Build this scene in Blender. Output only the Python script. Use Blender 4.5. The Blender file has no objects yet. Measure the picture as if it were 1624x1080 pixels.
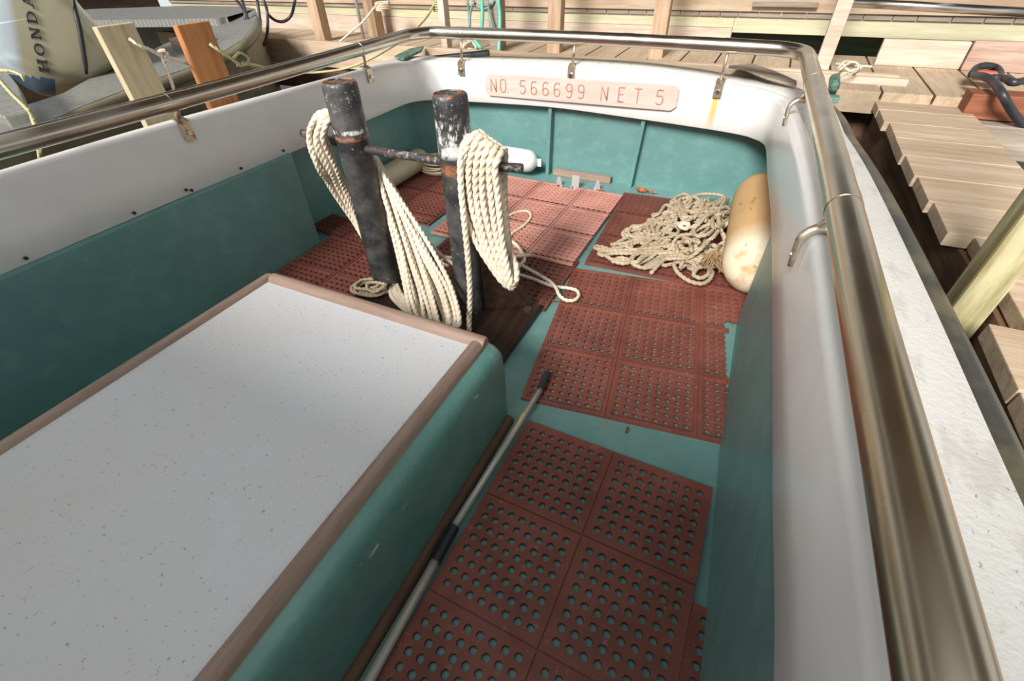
import bpy, bmesh, math, random
from mathutils import Vector, Matrix
random.seed(7)
S = bpy.context.scene
COL = S.collection
V = Vector

# ------------------------------------------------------------------ camera
FPX, PITCH, ROLL, CAMH, YAW = 726.64, .7162, -.0332, 1.2642, math.radians(27)
def to_boat(v):
    c, s = math.cos(YAW), math.sin(YAW)
    return V((v[0]*c - v[1]*s, v[0]*s + v[1]*c, v[2]))
_f = V((0, math.cos(PITCH), -math.sin(PITCH))); _r = V((1, 0, 0)); _u = _r.cross(_f)
_r2 = _r*math.cos(ROLL) + _u*math.sin(ROLL); _u2 = _r2.cross(_f)
CR, CU, CF = to_boat(_r2), to_boat(_u2), to_boat(_f)
CO = V((0, 0, CAMH))
cam_d = bpy.data.cameras.new('camera'); cam = bpy.data.objects.new('camera', cam_d); COL.objects.link(cam)
cam.matrix_world = Matrix(((CR[0], CU[0], -CF[0], CO[0]), (CR[1], CU[1], -CF[1], CO[1]), (CR[2], CU[2], -CF[2], CO[2]), (0, 0, 0, 1)))
cam_d.sensor_width = 36; cam_d.lens = FPX/1624*36; cam_d.clip_start = .02
S.camera = cam

# ------------------------------------------------------------------ light
W = bpy.data.worlds.new('sky'); S.world = W; W.use_nodes = True
wn = W.node_tree.nodes; bg = wn['Background']
bg.inputs[0].default_value = (.93, .97, 1, 1); bg.inputs[1].default_value = .68
sd = bpy.data.lights.new('sun', 'SUN'); sun = bpy.data.objects.new('sun', sd); COL.objects.link(sun)
sd.energy = 4.7; sd.angle = math.radians(18); sd.color = (1, .965, .93)
sun.rotation_euler = V((.10, 1, -.76)).to_track_quat('-Z', 'Y').to_euler()
S.view_settings.view_transform = 'Standard'; S.view_settings.look = 'None'
S.view_settings.exposure = .35; S.view_settings.gamma = 1; S.view_settings.use_curve_mapping = False

# ------------------------------------------------------------------ picking points of the place
def ray(px, py): return CR*((px-812)/FPX) - CU*((py-540)/FPX) + CF
def at(px, py, z): d = ray(px, py); return CO + d*((z-CAMH)/d.z)
def atX(px, py, x): d = ray(px, py); return CO + d*(x/d.x)
def atY(px, py, y): d = ray(px, py); return CO + d*(y/d.y)
def atN(px, py, p, n): d = ray(px, py); return CO + d*((p-CO).dot(n)/d.dot(n))

# ------------------------------------------------------------------ materials
def srgb(r, g, b):
    f = lambda c: (c/255/12.92) if c <= 10.3 else ((c/255+.055)/1.055)**2.4
    return (f(r), f(g), f(b), 1)
class Mat:
    def __init__(s, name, col, rough=.5, metal=0, spec=.5):
        s.m = bpy.data.materials.new(name); s.m.use_nodes = True
        s.n = s.m.node_tree.nodes; s.l = s.m.node_tree.links
        s.b = s.n['Principled BSDF']
        s.b.inputs['Base Color'].default_value = col
        s.b.inputs['Roughness'].default_value = rough
        s.b.inputs['Metallic'].default_value = metal
        s.b.inputs['Specular IOR Level'].default_value = spec
        s.tc = s.n.new('ShaderNodeTexCoord'); s.cur = None; s.base = col; s.h = None
    def noise(s, scale, stretch=(1, 1, 1), detail=5, rough=.6, lo=.4, hi=.6, off=(0, 0, 0)):
        mp = s.n.new('ShaderNodeMapping'); mp.inputs['Scale'].default_value = stretch; mp.inputs['Location'].default_value = off
        s.l.new(s.tc.outputs['Object'], mp.inputs[0])
        t = s.n.new('ShaderNodeTexNoise'); t.inputs['Scale'].default_value = scale
        t.inputs['Detail'].default_value = detail; t.inputs['Roughness'].default_value = rough
        s.l.new(mp.outputs[0], t.inputs['Vector'])
        r = s.n.new('ShaderNodeMapRange'); r.inputs[1].default_value = lo; r.inputs[2].default_value = hi
        s.l.new(t.outputs[0], r.inputs[0])
        return r.outputs[0]
    def band(s, axis, c, w, soft):
        x = s.n.new('ShaderNodeSeparateXYZ'); s.l.new(s.tc.outputs['Object'], x.inputs[0])
        a = s.math('SUBTRACT', x.outputs[axis], c); a = s.math('ABSOLUTE', a)
        r = s.n.new('ShaderNodeMapRange'); r.inputs[1].default_value = w+soft; r.inputs[2].default_value = w
        s.l.new(a, r.inputs[0]); return r.outputs[0]
    def math(s, op, a, b=None):
        m = s.n.new('ShaderNodeMath'); m.operation = op
        for i, v in enumerate((a, b)):
            if v is None: continue
            if isinstance(v, (int, float)): m.inputs[i].default_value = v
            else: s.l.new(v, m.inputs[i])
        return m.outputs[0]
    def mix(s, fac, col, k=1.0):
        if k != 1: fac = s.math('MULTIPLY', fac, k)
        m = s.n.new('ShaderNodeMix'); m.data_type = 'RGBA'
        s.l.new(fac, m.inputs['Factor'])
        if s.cur is None: m.inputs['A'].default_value = s.base
        else: s.l.new(s.cur, m.inputs['A'])
        m.inputs['B'].default_value = col
        s.cur = m.outputs['Result']; s.l.new(s.cur, s.b.inputs['Base Color']); return s
    def rough(s, fac, a, b):
        r = s.n.new('ShaderNodeMapRange'); r.inputs[3].default_value = a; r.inputs[4].default_value = b
        s.l.new(fac, r.inputs[0]); s.l.new(r.outputs[0], s.b.inputs['Roughness']); return s
    def bump(s, fac, strength, dist):
        b = s.n.new('ShaderNodeBump'); b.inputs['Strength'].default_value = strength; b.inputs['Distance'].default_value = dist
        s.l.new(fac, b.inputs['Height'])
        if s.h is not None: s.l.new(s.h, b.inputs['Normal'])
        s.h = b.outputs[0]; s.l.new(s.h, s.b.inputs['Normal']); return s

def paint(name, col, dark, light, rough=.38):
    m = Mat(name, col, rough)
    m.mix(m.noise(3, lo=.35, hi=.7), dark, .55)
    m.mix(m.noise(14, lo=.5, hi=.75, off=(3, 1, 2)), light, .35)
    m.mix(m.noise(90, lo=.70, hi=.74), srgb(60, 75, 70), .5)
    m.bump(m.noise(60, lo=.2, hi=.8), .35, .002); m.bump(m.noise(7, lo=.2, hi=.8), .3, .01)
    return m
M = {}
M['teal'] = paint('teal paint', srgb(102, 144, 140), srgb(86, 128, 124), srgb(130, 168, 163)).m
m = paint('teal deck paint', srgb(106, 146, 141), srgb(92, 130, 126), srgb(128, 164, 158), .42)
m.mix(m.noise(16, lo=.62, hi=.68, off=(5, 5, 5)), srgb(150, 112, 102), .45); m.mix(m.noise(45, lo=.70, hi=.73, off=(9, 2, 5)), srgb(225, 225, 215), .8)
M['deck'] = m.m
m = paint('teal box paint', srgb(102, 148, 138), srgb(84, 126, 118), srgb(126, 168, 158), .3)
m.mix(m.math('MULTIPLY', m.noise(26, (1, .3, 1), lo=.64, hi=.68, off=(0, 2.1, 0)), m.band(2, .265, .02, .02)), srgb(205, 212, 212), .8)
M['box_teal'] = m.m
m = Mat('white gelcoat', srgb(226, 225, 222), .28)
m.mix(m.noise(5, lo=.4, hi=.8), srgb(208, 206, 202), .5); m.bump(m.noise(4, lo=.2, hi=.8), .15, .01)
m.mix(m.noise(70, lo=.735, hi=.76), srgb(120, 110, 95), .6)
st = m.math('MULTIPLY', m.band(0, -.207, .008, .02), m.band(2, .56, .04, .1))
M['gel'] = m
m = Mat('white non-skid deck paint', srgb(212, 213, 214), .6)
m.mix(m.noise(2.2, lo=.4, hi=.75), srgb(206, 202, 194), .55)
m.mix(m.noise(110, lo=.64, hi=.70), srgb(136, 134, 130), .8); m.mix(m.noise(30, lo=.70, hi=.74, off=(2, 7, 1)), srgb(120, 116, 108), .75)
m.mix(m.noise(75, lo=.66, hi=.70, off=(4, 4, 4)), srgb(160, 156, 150), .6); m.bump(m.noise(190, detail=3, lo=.3, hi=.7), .28, .002); m.bump(m.noise(50, lo=.3, hi=.7), .15, .003)
M['nonskid'] = m.m
m = Mat('weathered white side deck paint', srgb(204, 202, 196), .6)
m.mix(m.noise(9, (2, .7, 1), lo=.56, hi=.66), srgb(186, 180, 172), .7)
m.mix(m.noise(60, (2, 1, 1), lo=.66, hi=.7), srgb(140, 132, 122), .8)
m.bump(m.noise(90, lo=.3, hi=.7), .3, .0025); M['sidedeck'] = m.m
def wood(name, a, b, axis, knot=None, rough=.7, gs=1, spots=.4):
    st = [14*gs, 14*gs, 14*gs]; st[axis] = 1.2*gs
    m = Mat(name, a, rough)
    m.mix(m.noise(2.6, st, 6, .65, .38, .62), b)
    m.mix(m.noise(2.2, lo=.45, hi=.7, off=(4, 9, 2)), b, .5)
    pv = [4.5, 4.5, 4.5]; pv[axis] = .15; m.mix(m.noise(1, pv, 1, .5, .35, .7, off=(2, 2, 7)), tuple(c*.62 for c in b[:3])+(1,), .55)
    m.mix(m.noise(9, lo=.72, hi=.76, off=(1, 2, 3)), knot or srgb(110, 70, 50), spots)
    m.bump(m.noise(5, st, 6, .7, .3, .7), .3, .003)
    return m.m
M['trim'] = wood('weathered trim wood', srgb(174, 152, 136), srgb(142, 118, 102), 1)
M['trimx'] = wood('weathered trim wood across', srgb(190, 163, 146), srgb(158, 130, 114), 0)
M['dockx'] = wood('dock lumber running across', srgb(210, 190, 164), srgb(184, 158, 130), 0)
M['docky'] = wood('dock lumber running aft', srgb(200, 180, 154), srgb(172, 150, 124), 1)
M['dockz'] = wood('dock post lumber', srgb(202, 174, 146), srgb(172, 142, 112), 2)
M['pink'] = wood('pale pinkish board', srgb(218, 200, 182), srgb(194, 172, 152), 0, spots=.2)
M['green'] = wood('green treated lumber', srgb(208, 204, 174), srgb(192, 188, 152), 0)
M['dkgreen'] = wood('dark green treated lumber', srgb(96, 108, 76), srgb(70, 80, 56), 0)
M['greyw'] = wood('grey weathered lumber', srgb(178, 164, 148), srgb(140, 126, 112), 0)
M['brown'] = wood('dark brown lumber', srgb(128, 96, 70), srgb(88, 62, 44), 1)
M['oldz'] = wood('mossy pile lumber', srgb(136, 122, 78), srgb(92, 78, 48), 2)
M['pile'] = wood('pale green pile lumber', srgb(206, 200, 158), srgb(150, 136, 92), 2)
M['orange'] = wood('orange stained board', srgb(204, 146, 92), srgb(172, 108, 60), 2)
M['yellow'] = wood('pale treated board', srgb(202, 188, 156), srgb(174, 156, 122), 2)
M['red'] = wood('reddish beam lumber', srgb(178, 112, 78), srgb(136, 78, 52), 0)
M['sign'] = wood('pale sign board wood', srgb(212, 196, 186), srgb(198, 178, 166), 0, spots=.1)
M['base'] = wood('dark stained base timber', srgb(72, 44, 30), srgb(34, 24, 20), 1, rough=.45)
M['carve'] = Mat('carved letter brown', srgb(176, 128, 100), .8).m
def rub(name, a, b):
    m = Mat(name, a, .62); m.mix(m.noise(5, lo=.38, hi=.66), b); m.mix(m.noise(40, lo=.62, hi=.72, off=(3, 3, 1)), srgb(190, 150, 135), .3)
    m.bump(m.noise(120, lo=.3, hi=.7), .3, .001); return m.m
M['mat_red'] = rub('brick red rubber', srgb(132, 74, 60), srgb(110, 58, 47))
M['mat_dark'] = rub('dark brick red rubber', srgb(116, 64, 52), srgb(96, 52, 42))
M['mat_pale'] = rub('bleached red rubber', srgb(198, 142, 128), srgb(178, 120, 106))
def rope_mat(name, a, b):
    m = Mat(name, a, .85); m.mix(m.noise(6, lo=.4, hi=.7), b, .8); m.bump(m.noise(300, lo=.3, hi=.7), .35, .0012); return m.m
M['rope'] = rope_mat('cream laid rope', srgb(226, 212, 190), srgb(204, 186, 160))
M['oldrope'] = rope_mat('dirty grey rope', srgb(180, 163, 137), srgb(148, 130, 105))
M['jute'] = rope_mat('frayed brown twine', srgb(150, 122, 88), srgb(120, 94, 64))
M['grope'] = rope_mat('greenish rope', srgb(190, 184, 140), srgb(160, 152, 110))
m = Mat('tarnished stainless steel', (.60, .55, .47, 1), .3, 1)
m.mix(m.noise(3, lo=.4, hi=.75), (.50, .43, .33, 1), .6); m.mix(m.band(0, .21, .09, .1), (.50, .42, .28, 1), .7)  # noise is tarnish; band puts the right rail's warm reflections into the colour
m.rough(m.noise(5, detail=2, lo=.3, hi=.7), .22, .33); m.bump(m.noise(5, detail=1, lo=.2, hi=.8), .10, .012); M['steel'] = m.m
m = Mat('bright stainless steel', (.66, .63, .6, 1), .25, 1); m.mix(m.noise(12, lo=.5, hi=.8), (.45, .36, .27, 1), .6); M['bright'] = m.m
m = Mat('rusty bracket steel', (.60, .52, .40, 1), .38, .9); m.mix(m.noise(40, lo=.52, hi=.66), srgb(150, 98, 64)); M['rusty'] = m.m
m = Mat('galvanised bracket', srgb(170, 172, 170), .5, .3); m.mix(m.noise(60, lo=.5, hi=.65), srgb(200, 160, 150), .6); M['galv'] = m.m
# black posts: chipped black paint, white bare bands, rust
def post_mat(name, zb, wide, zr, wr):
    m = Mat(name, srgb(46, 46, 48), .38)
    m.mix(m.noise(11, lo=.42, hi=.66), srgb(96, 94, 90), .7); m.rough(m.noise(18, lo=.4, hi=.6, off=(6, 1, 1)), .32, .6)
    ch = m.noise(34, (1, 1, .45), 6, .75, .48, .56)
    m.mix(m.math('MULTIPLY', ch, m.band(2, zb, wide, min(.02, wide*1.5))), srgb(208, 205, 198))
    m.mix(m.math('MULTIPLY', m.noise(60, lo=.58, hi=.66, off=(2, 3, 4)), m.band(2, .86, .03, .03)), srgb(170, 164, 156), .7)
    m.mix(m.math('MULTIPLY', m.noise(26, lo=.42, hi=.52, off=(7, 7, 1)), m.band(2, zr, wr, .012)), srgb(172, 112, 76), .85)
    m.mix(m.noise(70, lo=.68, hi=.71, off=(1, 5, 1)), srgb(190, 186, 180), .8)
    m.mix(m.math('MULTIPLY', m.noise(40, lo=.5, hi=.6, off=(1, 8, 1)), m.band(2, .90, .004, .004)), srgb(160, 100, 60))
    m.bump(m.noise(60, lo=.3, hi=.7), .3, .003); return m.m
M['postL'] = post_mat('chipped black paint left', .735, .004, .712, .000); M['postR'] = post_mat('chipped black paint right', .765, .045, .665, .012)
m = Mat('rusty black bar', srgb(58, 54, 54), .5); m.mix(m.noise(30, lo=.56, hi=.68), srgb(150, 108, 84)); m.mix(m.noise(50, lo=.56, hi=.64, off=(4, 1, 1)), srgb(150, 146, 142), .7); M['bar'] = m.m
m = Mat('black rubber rub rail', srgb(62, 60, 56), .42); m.mix(m.noise(6, lo=.45, hi=.7), srgb(120, 112, 78), .6); M['rubrail'] = m.m
M['black'] = Mat('black plastic', srgb(38, 38, 42), .5).m
M['hole'] = Mat('dark opening', srgb(30, 24, 20), .8).m
M['hose'] = Mat('black hose', srgb(52, 52, 56), .4).m
M['ghose'] = Mat('green hose', srgb(96, 176, 150), .4).m
M['those'] = Mat('teal grey hose', srgb(110, 140, 136), .45).m
m = Mat('white vinyl fender', srgb(222, 222, 220), .32); m.mix(m.noise(6, lo=.45, hi=.8), srgb(196, 192, 184), .6); M['fender'] = m.m
m = Mat('stained cream vinyl', srgb(198, 188, 160), .4); m.mix(m.noise(5, lo=.45, hi=.8), srgb(170, 158, 130), .6); M['fender2'] = m.m
m = Mat('tan stained foam', srgb(196, 158, 108), .55); m.mix(m.noise(3, (1, .4, 1), lo=.4, hi=.7), srgb(166, 126, 82))
m.mix(m.math('MULTIPLY', m.band(1, 1.78, .24, .16), m.noise(6, lo=.36, hi=.5)), srgb(228, 212, 182)); m.mix(m.noise(30, (1, .3, 1), lo=.64, hi=.68), srgb(110, 82, 60), .6); M['foam'] = m.m
m = Mat('brushed pole aluminium', srgb(196, 192, 182), .4, .35); M['pole'] = m.m
M['ylabel'] = Mat('yellow sticker', srgb(220, 180, 90), .5).m
M['purple'] = Mat('purple tape', srgb(58, 36, 96), .4).m
M['orangep'] = Mat('orange plastic', srgb(226, 120, 84), .5).m
m = Mat('cleat green', srgb(96, 130, 112), .6); m.mix(m.noise(40, lo=.45, hi=.6), srgb(60, 84, 74)); M['cleat'] = m.m
m = Mat('textured aluminium gunwale', srgb(168, 168, 162), .45, .5)
wv = m.n.new('ShaderNodeTexWave'); wv.inputs['Scale'].default_value = 10; wv.inputs['Distortion'].default_value = .6; m.l.new(m.tc.outputs['Object'], wv.inputs['Vector'])
m.bump(wv.outputs[1], .8, .008); m.mix(wv.outputs[1], srgb(112, 114, 112), .5); m.mix(m.noise(30, lo=.5, hi=.7), srgb(120, 120, 112), .6); M['alu'] = m.m
m = Mat('olive skiff hull paint', srgb(128, 122, 100), .5); m.mix(m.noise(3, lo=.4, hi=.7), srgb(100, 94, 76)); M['olive'] = m.m
m = Mat('dark water', srgb(20, 22, 18), .35, 0, .12); m.bump(m.noise(5, lo=.2, hi=.8), .4, .03); M['water'] = m.m
m = Mat('dry leaf', srgb(160, 100, 66), .7); M['leaf'] = m.m
M['roof'] = wood('roof decking', srgb(150, 128, 96), srgb(110, 90, 66), 0)
gel = M['gel']; gel.mix(st, srgb(222, 178, 100), .95); M['gel'] = gel.m

# ------------------------------------------------------------------ mesh helpers
class MB:
    def __init__(s): s.v = []; s.f = []; s.mi = []; s.smooth = False
    def add(s, vs, fs, mi=0):
        o = len(s.v); s.v += [tuple(v) for v in vs]
        for f in fs: s.f.append([i+o for i in f]); s.mi.append(mi)
        return s
    def box(s, a, b, mi=0):
        x0, y0, z0 = a; x1, y1, z1 = b
        s.add([(x0, y0, z0), (x1, y0, z0), (x1, y1, z0), (x0, y1, z0), (x0, y0, z1), (x1, y0, z1), (x1, y1, z1), (x0, y1, z1)],
              [(3, 2, 1, 0), (4, 5, 6, 7), (0, 1, 5, 4), (1, 2, 6, 5), (2, 3, 7, 6), (3, 0, 4, 7)], mi); return s
    def prism(s, poly, d, mi=0):
        n = len(poly); d = V(d); vs = [V(p) for p in poly] + [V(p)+d for p in poly]
        s.add(vs, [list(range(n))[::-1], list(range(n, 2*n))] + [(i, (i+1) % n, (i+1) % n+n, i+n) for i in range(n)], mi); return s
    def loft(s, rings, closed=True, caps=True, mi=0):
        n = len(rings[0]); vs = [p for r in rings for p in r]; fs = []
        for k in range(len(rings)-1):
            for i in range(n if closed else n-1):
                j = (i+1) % n; fs.append((k*n+i, k*n+j, (k+1)*n+j, (k+1)*n+i))
        if caps and closed: fs += [list(range(n))[::-1], [(len(rings)-1)*n+i for i in range(n)]]
        s.add(vs, fs, mi); return s
    def tube(s, pts, r, n=10, mi=0, lobes=0, pitch=.07, amp=.2, caps=True, phase=0):
        pts = [V(p) for p in pts]; m = len(pts); rr = r if callable(r) else (lambda k: r)
        t = [(pts[min(i+1, m-1)]-pts[max(i-1, 0)]).normalized() for i in range(m)]
        a = t[0].orthogonal().normalized(); rings = []; L = 0
        for i in range(m):
            a = (a - t[i]*a.dot(t[i])).normalized(); b = t[i].cross(a)
            if i: L += (pts[i]-pts[i-1]).length
            R = rr(i/(m-1)); ring = []
            for k in range(n):
                th = 2*math.pi*k/n
                q = R
                if lobes: th2 = th + 2*math.pi*L/pitch + phase; q = R*(1-amp+amp*2*abs(math.cos(lobes*th/2)) ) if False else R*(1-amp*(1-abs(math.cos(lobes*th/2)))*1.0)
                else: th2 = th
                ring.append(pts[i] + (a*math.cos(th2)+b*math.sin(th2))*q)
            rings.append(ring)
        s.loft(rings, True, caps, mi); return s
    def build(s, name, mats, parent=None, smooth=False, bevel=0, auto=None):
        me = bpy.data.meshes.new(name); me.from_pydata(s.v, [], s.f)
        if not isinstance(mats, (list, tuple)): mats = [mats]
        for k in mats: me.materials.append(M[k])
        for p, i in zip(me.polygons, s.mi): p.material_index = i; p.use_smooth = smooth
        me.update()
        bm = bmesh.new(); bm.from_mesh(me); bmesh.ops.recalc_face_normals(bm, faces=bm.faces)
        if bevel: bmesh.ops.bevel(bm, geom=[e for e in bm.edges if len(e.link_faces) == 2 and e.calc_face_angle(0) > .6], offset=bevel, segments=2, affect='EDGES', profile=.6)
        if auto:
            for e in bm.edges:
                if len(e.link_faces) == 2 and e.calc_face_angle(0) > auto: e.smooth = False
        bm.to_mesh(me); bm.free()
        o = bpy.data.objects.new(name, me); COL.objects.link(o)
        if parent is not None: o.parent = parent
        return o
def spline(ctrl, ds=.008, closed=False):
    P = [V(p) for p in ctrl]; n = len(P); out = []
    segs = n if closed else n-1
    for i in range(segs):
        if closed: p0, p1, p2, p3 = P[(i-1) % n], P[i], P[(i+1) % n], P[(i+2) % n]
        else:
            p1, p2 = P[i], P[i+1]
            p0 = P[i-1] if i else p1*2-p2; p3 = P[i+2] if i+2 < n else p2*2-p1
        k = max(2, int((p2-p1).length/ds))
        for j in range(k):
            t = j/k; t2 = t*t; t3 = t2*t
            out.append(.5*((2*p1)+(p2-p0)*t+(2*p0-5*p1+4*p2-p3)*t2+(3*p1-p0-3*p2+p3)*t3))
    out.append(P[0] if closed else P[-1]); return out
def rope(mb, ctrl, r=.010, ds=.007, closed=False, mi=0):
    mb.tube(spline(ctrl, ds, closed), r, 12, mi, lobes=3, pitch=r*6.5, amp=.32, phase=random.random()*6)
def tag(o, label=None, cat=None, group=None, kind=None):
    if label: o['label'] = label
    if cat: o['category'] = cat
    if group: o['group'] = group
    if kind: o['kind'] = kind
    return o
def empty(name, loc, label, cat, group=None):
    o = bpy.data.objects.new(name, None); COL.objects.link(o); o.empty_display_size = .1
    o.location = loc; bpy.context.view_layer.update(); return tag(o, label, cat, group)
def adopt(root):      # children are meshed in place; keep them there under a root that stands at the thing's base
    inv = Matrix.Translation(root.location).inverted()
    for c in COL.objects:
        if c.parent == root: c.matrix_parent_inverse = inv
def bar(mb, a, b, w, h, up=(0, 0, 1), mi=0):
    a, b = V(a), V(b); d = (b-a).normalized(); u = V(up); sd_ = d.cross(u).normalized(); u = sd_.cross(d)
    q = [a+sd_*w/2+u*h/2, a-sd_*w/2+u*h/2, a-sd_*w/2-u*h/2, a+sd_*w/2-u*h/2]
    mb.prism(q, b-a, mi); return mb

# ------------------------------------------------------------------ surroundings: water, roof
tag(MB().box((-14, -8, -.75), (8, 12, -.55)).build('water', 'water'), kind='structure')
r_ = MB()
for (x0, x1) in ((-12, -3.4), (-2.9, 1.6), (2.0, 7)):
    r_.box((x0, 1.3, 3.25), (x1, 8, 3.32))
tag(r_.build('ceiling', 'roof'), kind='structure')

# ------------------------------------------------------------------ the boat
BOAT = empty('fishing_boat', (-.9, 1.2, 0), 'teal and white fishing boat with an open aft deck and steel handrail', 'boat')
# inner face of the bulwark: x, y, low z, top z
PATH = [(-2.03, -1.6, .494, .765), (-2.03, .3, .498, .765), (-2.03, 1.0, .500, .768), (-2.03, 1.6, .494, .757), (-2.035, 2.1, .49, .745), (-2.055, 2.45, .483, .732),
        (-2.075, 2.65, .475, .715), (-2.075, 2.76, .465, .70), (-2.05, 2.85, .455, .69), (-1.99, 2.915, .447, .683), (-1.9, 2.935, .445, .683), (-1.5, 2.945, .457, .694), (-1.14, 2.95, .463, .703),
        (-.69, 2.95, .450, .704), (-.35, 2.94, .440, .688), (-.12, 2.925, .433, .666), (0, 2.89, .432, .658), (.065, 2.82, .436, .658), (.095, 2.72, .443, .666), (.105, 2.58, .455, .685), (.125, 2.2, .475, .72), (.155, 1.75, .494, .742),
        (.194, 1.03, .494, .758), (.216, .58, .494, .762), (.231, .3, .494, .765), (.236, -1.6, .494, .765)]
def path_dense():
    P = spline([(a, b, c) for a, b, c, d in PATH], .03); Q = spline([(a, b, d) for a, b, c, d in PATH], .03)
    # resample both identically by index of control point
    out = []
    n = len(PATH)
    for i in range(n-1):
        a, b = PATH[i], PATH[i+1]; a0 = PATH[max(i-1, 0)]; b1 = PATH[min(i+2, n-1)]
        k = max(1, int(math.hypot(b[0]-a[0], b[1]-a[1])/.05))
        L0 = math.hypot(a[0]-a0[0], a[1]-a0[1]) or 1; L = math.hypot(b[0]-a[0], b[1]-a[1]); L1 = math.hypot(b1[0]-b[0], b1[1]-b[1]) or 1
        for j in range(k):
            t = j/k; h00 = 2*t**3-3*t*t+1; h10 = t**3-2*t*t+t; h01 = -2*t**3+3*t*t; h11 = t**3-t*t
            row = []
            for c in range(4):
                m0 = (b[c]-a0[c])/(L0+L)*L if i else (b[c]-a[c]); m1 = (b1[c]-a[c])/(L+L1)*L if i < n-2 else (b[c]-a[c])
                row.append(h00*a[c]+h10*m0+h01*b[c]+h11*m1)
            out.append(row)
    out.append(list(PATH[-1])); return out
PD = path_dense()
fas, cap, rubb, hull = [], [], [], []
for i, (x, y, zl, zt) in enumerate(PD):
    a, b = PD[max(i-1, 0)], PD[min(i+1, len(PD)-1)]
    t = V((b[0]-a[0], b[1]-a[1], 0)).normalized(); nrm = V((-t.y, t.x, 0))   # outward
    stern = min(1, max(0, (y-2.3)/.55))
    dz = .06*(1-stern)+.012*stern; cw = .178*(1-stern)+.17*stern
    p = V((x, y, 0)); q = lambda o, z: p+nrm*o+V((0, 0, z))
    fas.append([q(.03, zl), q(.004, zl), q(0, zl+.004), q(0, zl+.1), q(0, zt-.03), q(.003, zt-.015), q(.010, zt-.005), q(.022, zt), q(.040, zt), q(.052, zt-.006), q(.058, zt-.02), q(.06, zt-dz-.02)])
    cap.append([q(.052, zt-dz-.01), q(.056, zt-dz), q(.10, zt-dz+.012*stern), q(.06+cw-.01, zt-dz+.01*stern), q(.06+cw, zt-dz-.012)])
    rubb.append([q(.05+cw, zt-dz-.01), q(.085+cw, zt-dz-.01), q(.103+cw, zt-dz-.022), q(.108+cw, zt-dz-.045), q(.10+cw, zt-dz-.07), q(.05+cw, zt-dz-.08)])
    hull.append([q(.05+cw, zt-dz-.05), q(.06+cw, .25), q(.0+cw, -.7)])
MB().loft(fas, False, False).build('bulwark', 'gel', BOAT, smooth=True)
MB().loft(cap, False, False).build('side_deck', 'sidedeck', BOAT, smooth=True)
MB().loft(hull, False, False).build('hull', 'gel', BOAT, smooth=True)
MB().loft(rubb, True, True).build('rub_rail', 'rubrail', BOAT, smooth=True)
# deck, liners, hull sides, transom
MB().box((-2.3, -1.6, -.05), (.4, 3.12, 0)).build('deck', 'deck', BOAT)
for nm, x0, x1, y1 in (('side_panel', -2.20, -2.014, 1.61),):
    MB().box((x0, -1.6, 0), (x1, y1, .50)).build(nm, 'teal', BOAT, bevel=.008)
R0 = [(.236, -1.6), (.236, .3), (.221, .62), (.192, 1.09), (.176, 1.815)]
pr = MB(); ring = []
pr.add([(x, y, 0) for x, y in R0]+[(x+.004, y, .50) for x, y in R0]+[(.36, R0[-1][1], 0), (.36, R0[-1][1], .5)],
       [(i, i+1, i+6, i+5) for i in range(4)]+[(4, 10, 11, 9)])
pr.build('side_panel', 'teal', BOAT, smooth=False)
MB().box((-2.26, 1.5, 0), (-2.19, 3.1, .50)).build('hull_side', 'teal', BOAT)
MB().prism([(.335, 1.6, 0), (.29, 3.1, 0), (.33, 3.1, 0), (.37, 1.6, 0)], (0, 0, .50)).build('hull_side', 'teal', BOAT)
MB().prism([(-2.24, 3.075, 0), (.36, 3.075, 0), (.36, 3.13, 0), (-2.24, 3.13, 0)], (0, -.06, .48)).build('transom', 'teal', BOAT)
MB().prism([(-2.2, 2.86, 0), (-2.02, 3.06, 0), (-2.05, 3.09, 0), (-2.23, 2.88, 0)], (0, 0, .50)).build('corner_panel', 'teal', BOAT)
MB().prism([(.31, 2.80, 0), (.13, 3.05, 0), (.15, 3.08, 0), (.33, 2.83, 0)], (0, 0, .50)).build('corner_panel', 'teal', BOAT)
for x, dx in ((-1.215, .03), (-.62, .04)):
    MB().prism([(x-.012, 3.02, 0), (x+.012, 3.02, 0), (x+.012, 3.09, 0), (x-.012, 3.09, 0)], (dx, -.05, .47)).build('stiffener', 'teal', BOAT, bevel=.004)
for x, y, z in ((-2.028, .84, .52), (-2.028, .48, .52), (-2.028, 1.06, .525), (-2.028, 1.08, .515), (-2.028, 1.33, .52), (-2.028, 1.58, .52)):
    MB().tube([(x, y, z), (x+.006, y, z)], .006, 8).build('screw', 'black', BOAT)
# handrail
RZ = .836
RP = [(-2.035, -1.6), (-2.033, -1.0), (-2.03, -.3), (-2.027, .3), (-2.015, 1.36), (-2.05, 2.2), (-2.095, 2.72), (-2.09, 2.83), (-2.04, 2.92), (-1.94, 2.96), (-1.4, 2.985), (-.87, 2.985), (-.4, 2.965), (-.02, 2.935), (.075, 2.905), (.13, 2.84), (.15, 2.74), (.162, 2.47), (.206, 1.39), (.228, .70), (.238, .43), (.245, .2), (.25, 0), (.255, -.3), (.26, -.8), (.26, -1.6)]
rail_pts = spline([(x, y, RZ) for x, y in RP], .03)
RAIL = MB().tube(rail_pts, .033, 28).build('handrail', 'steel', BOAT, smooth=True)
def rail_near(p):
    i = min(range(len(rail_pts)), key=lambda k: (rail_pts[k].xy-V(p).xy).length)
    a, b = rail_pts[max(0, i-1)], rail_pts[min(len(rail_pts)-1, i+1)]; return rail_pts[i], (b-a).normalized()
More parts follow.
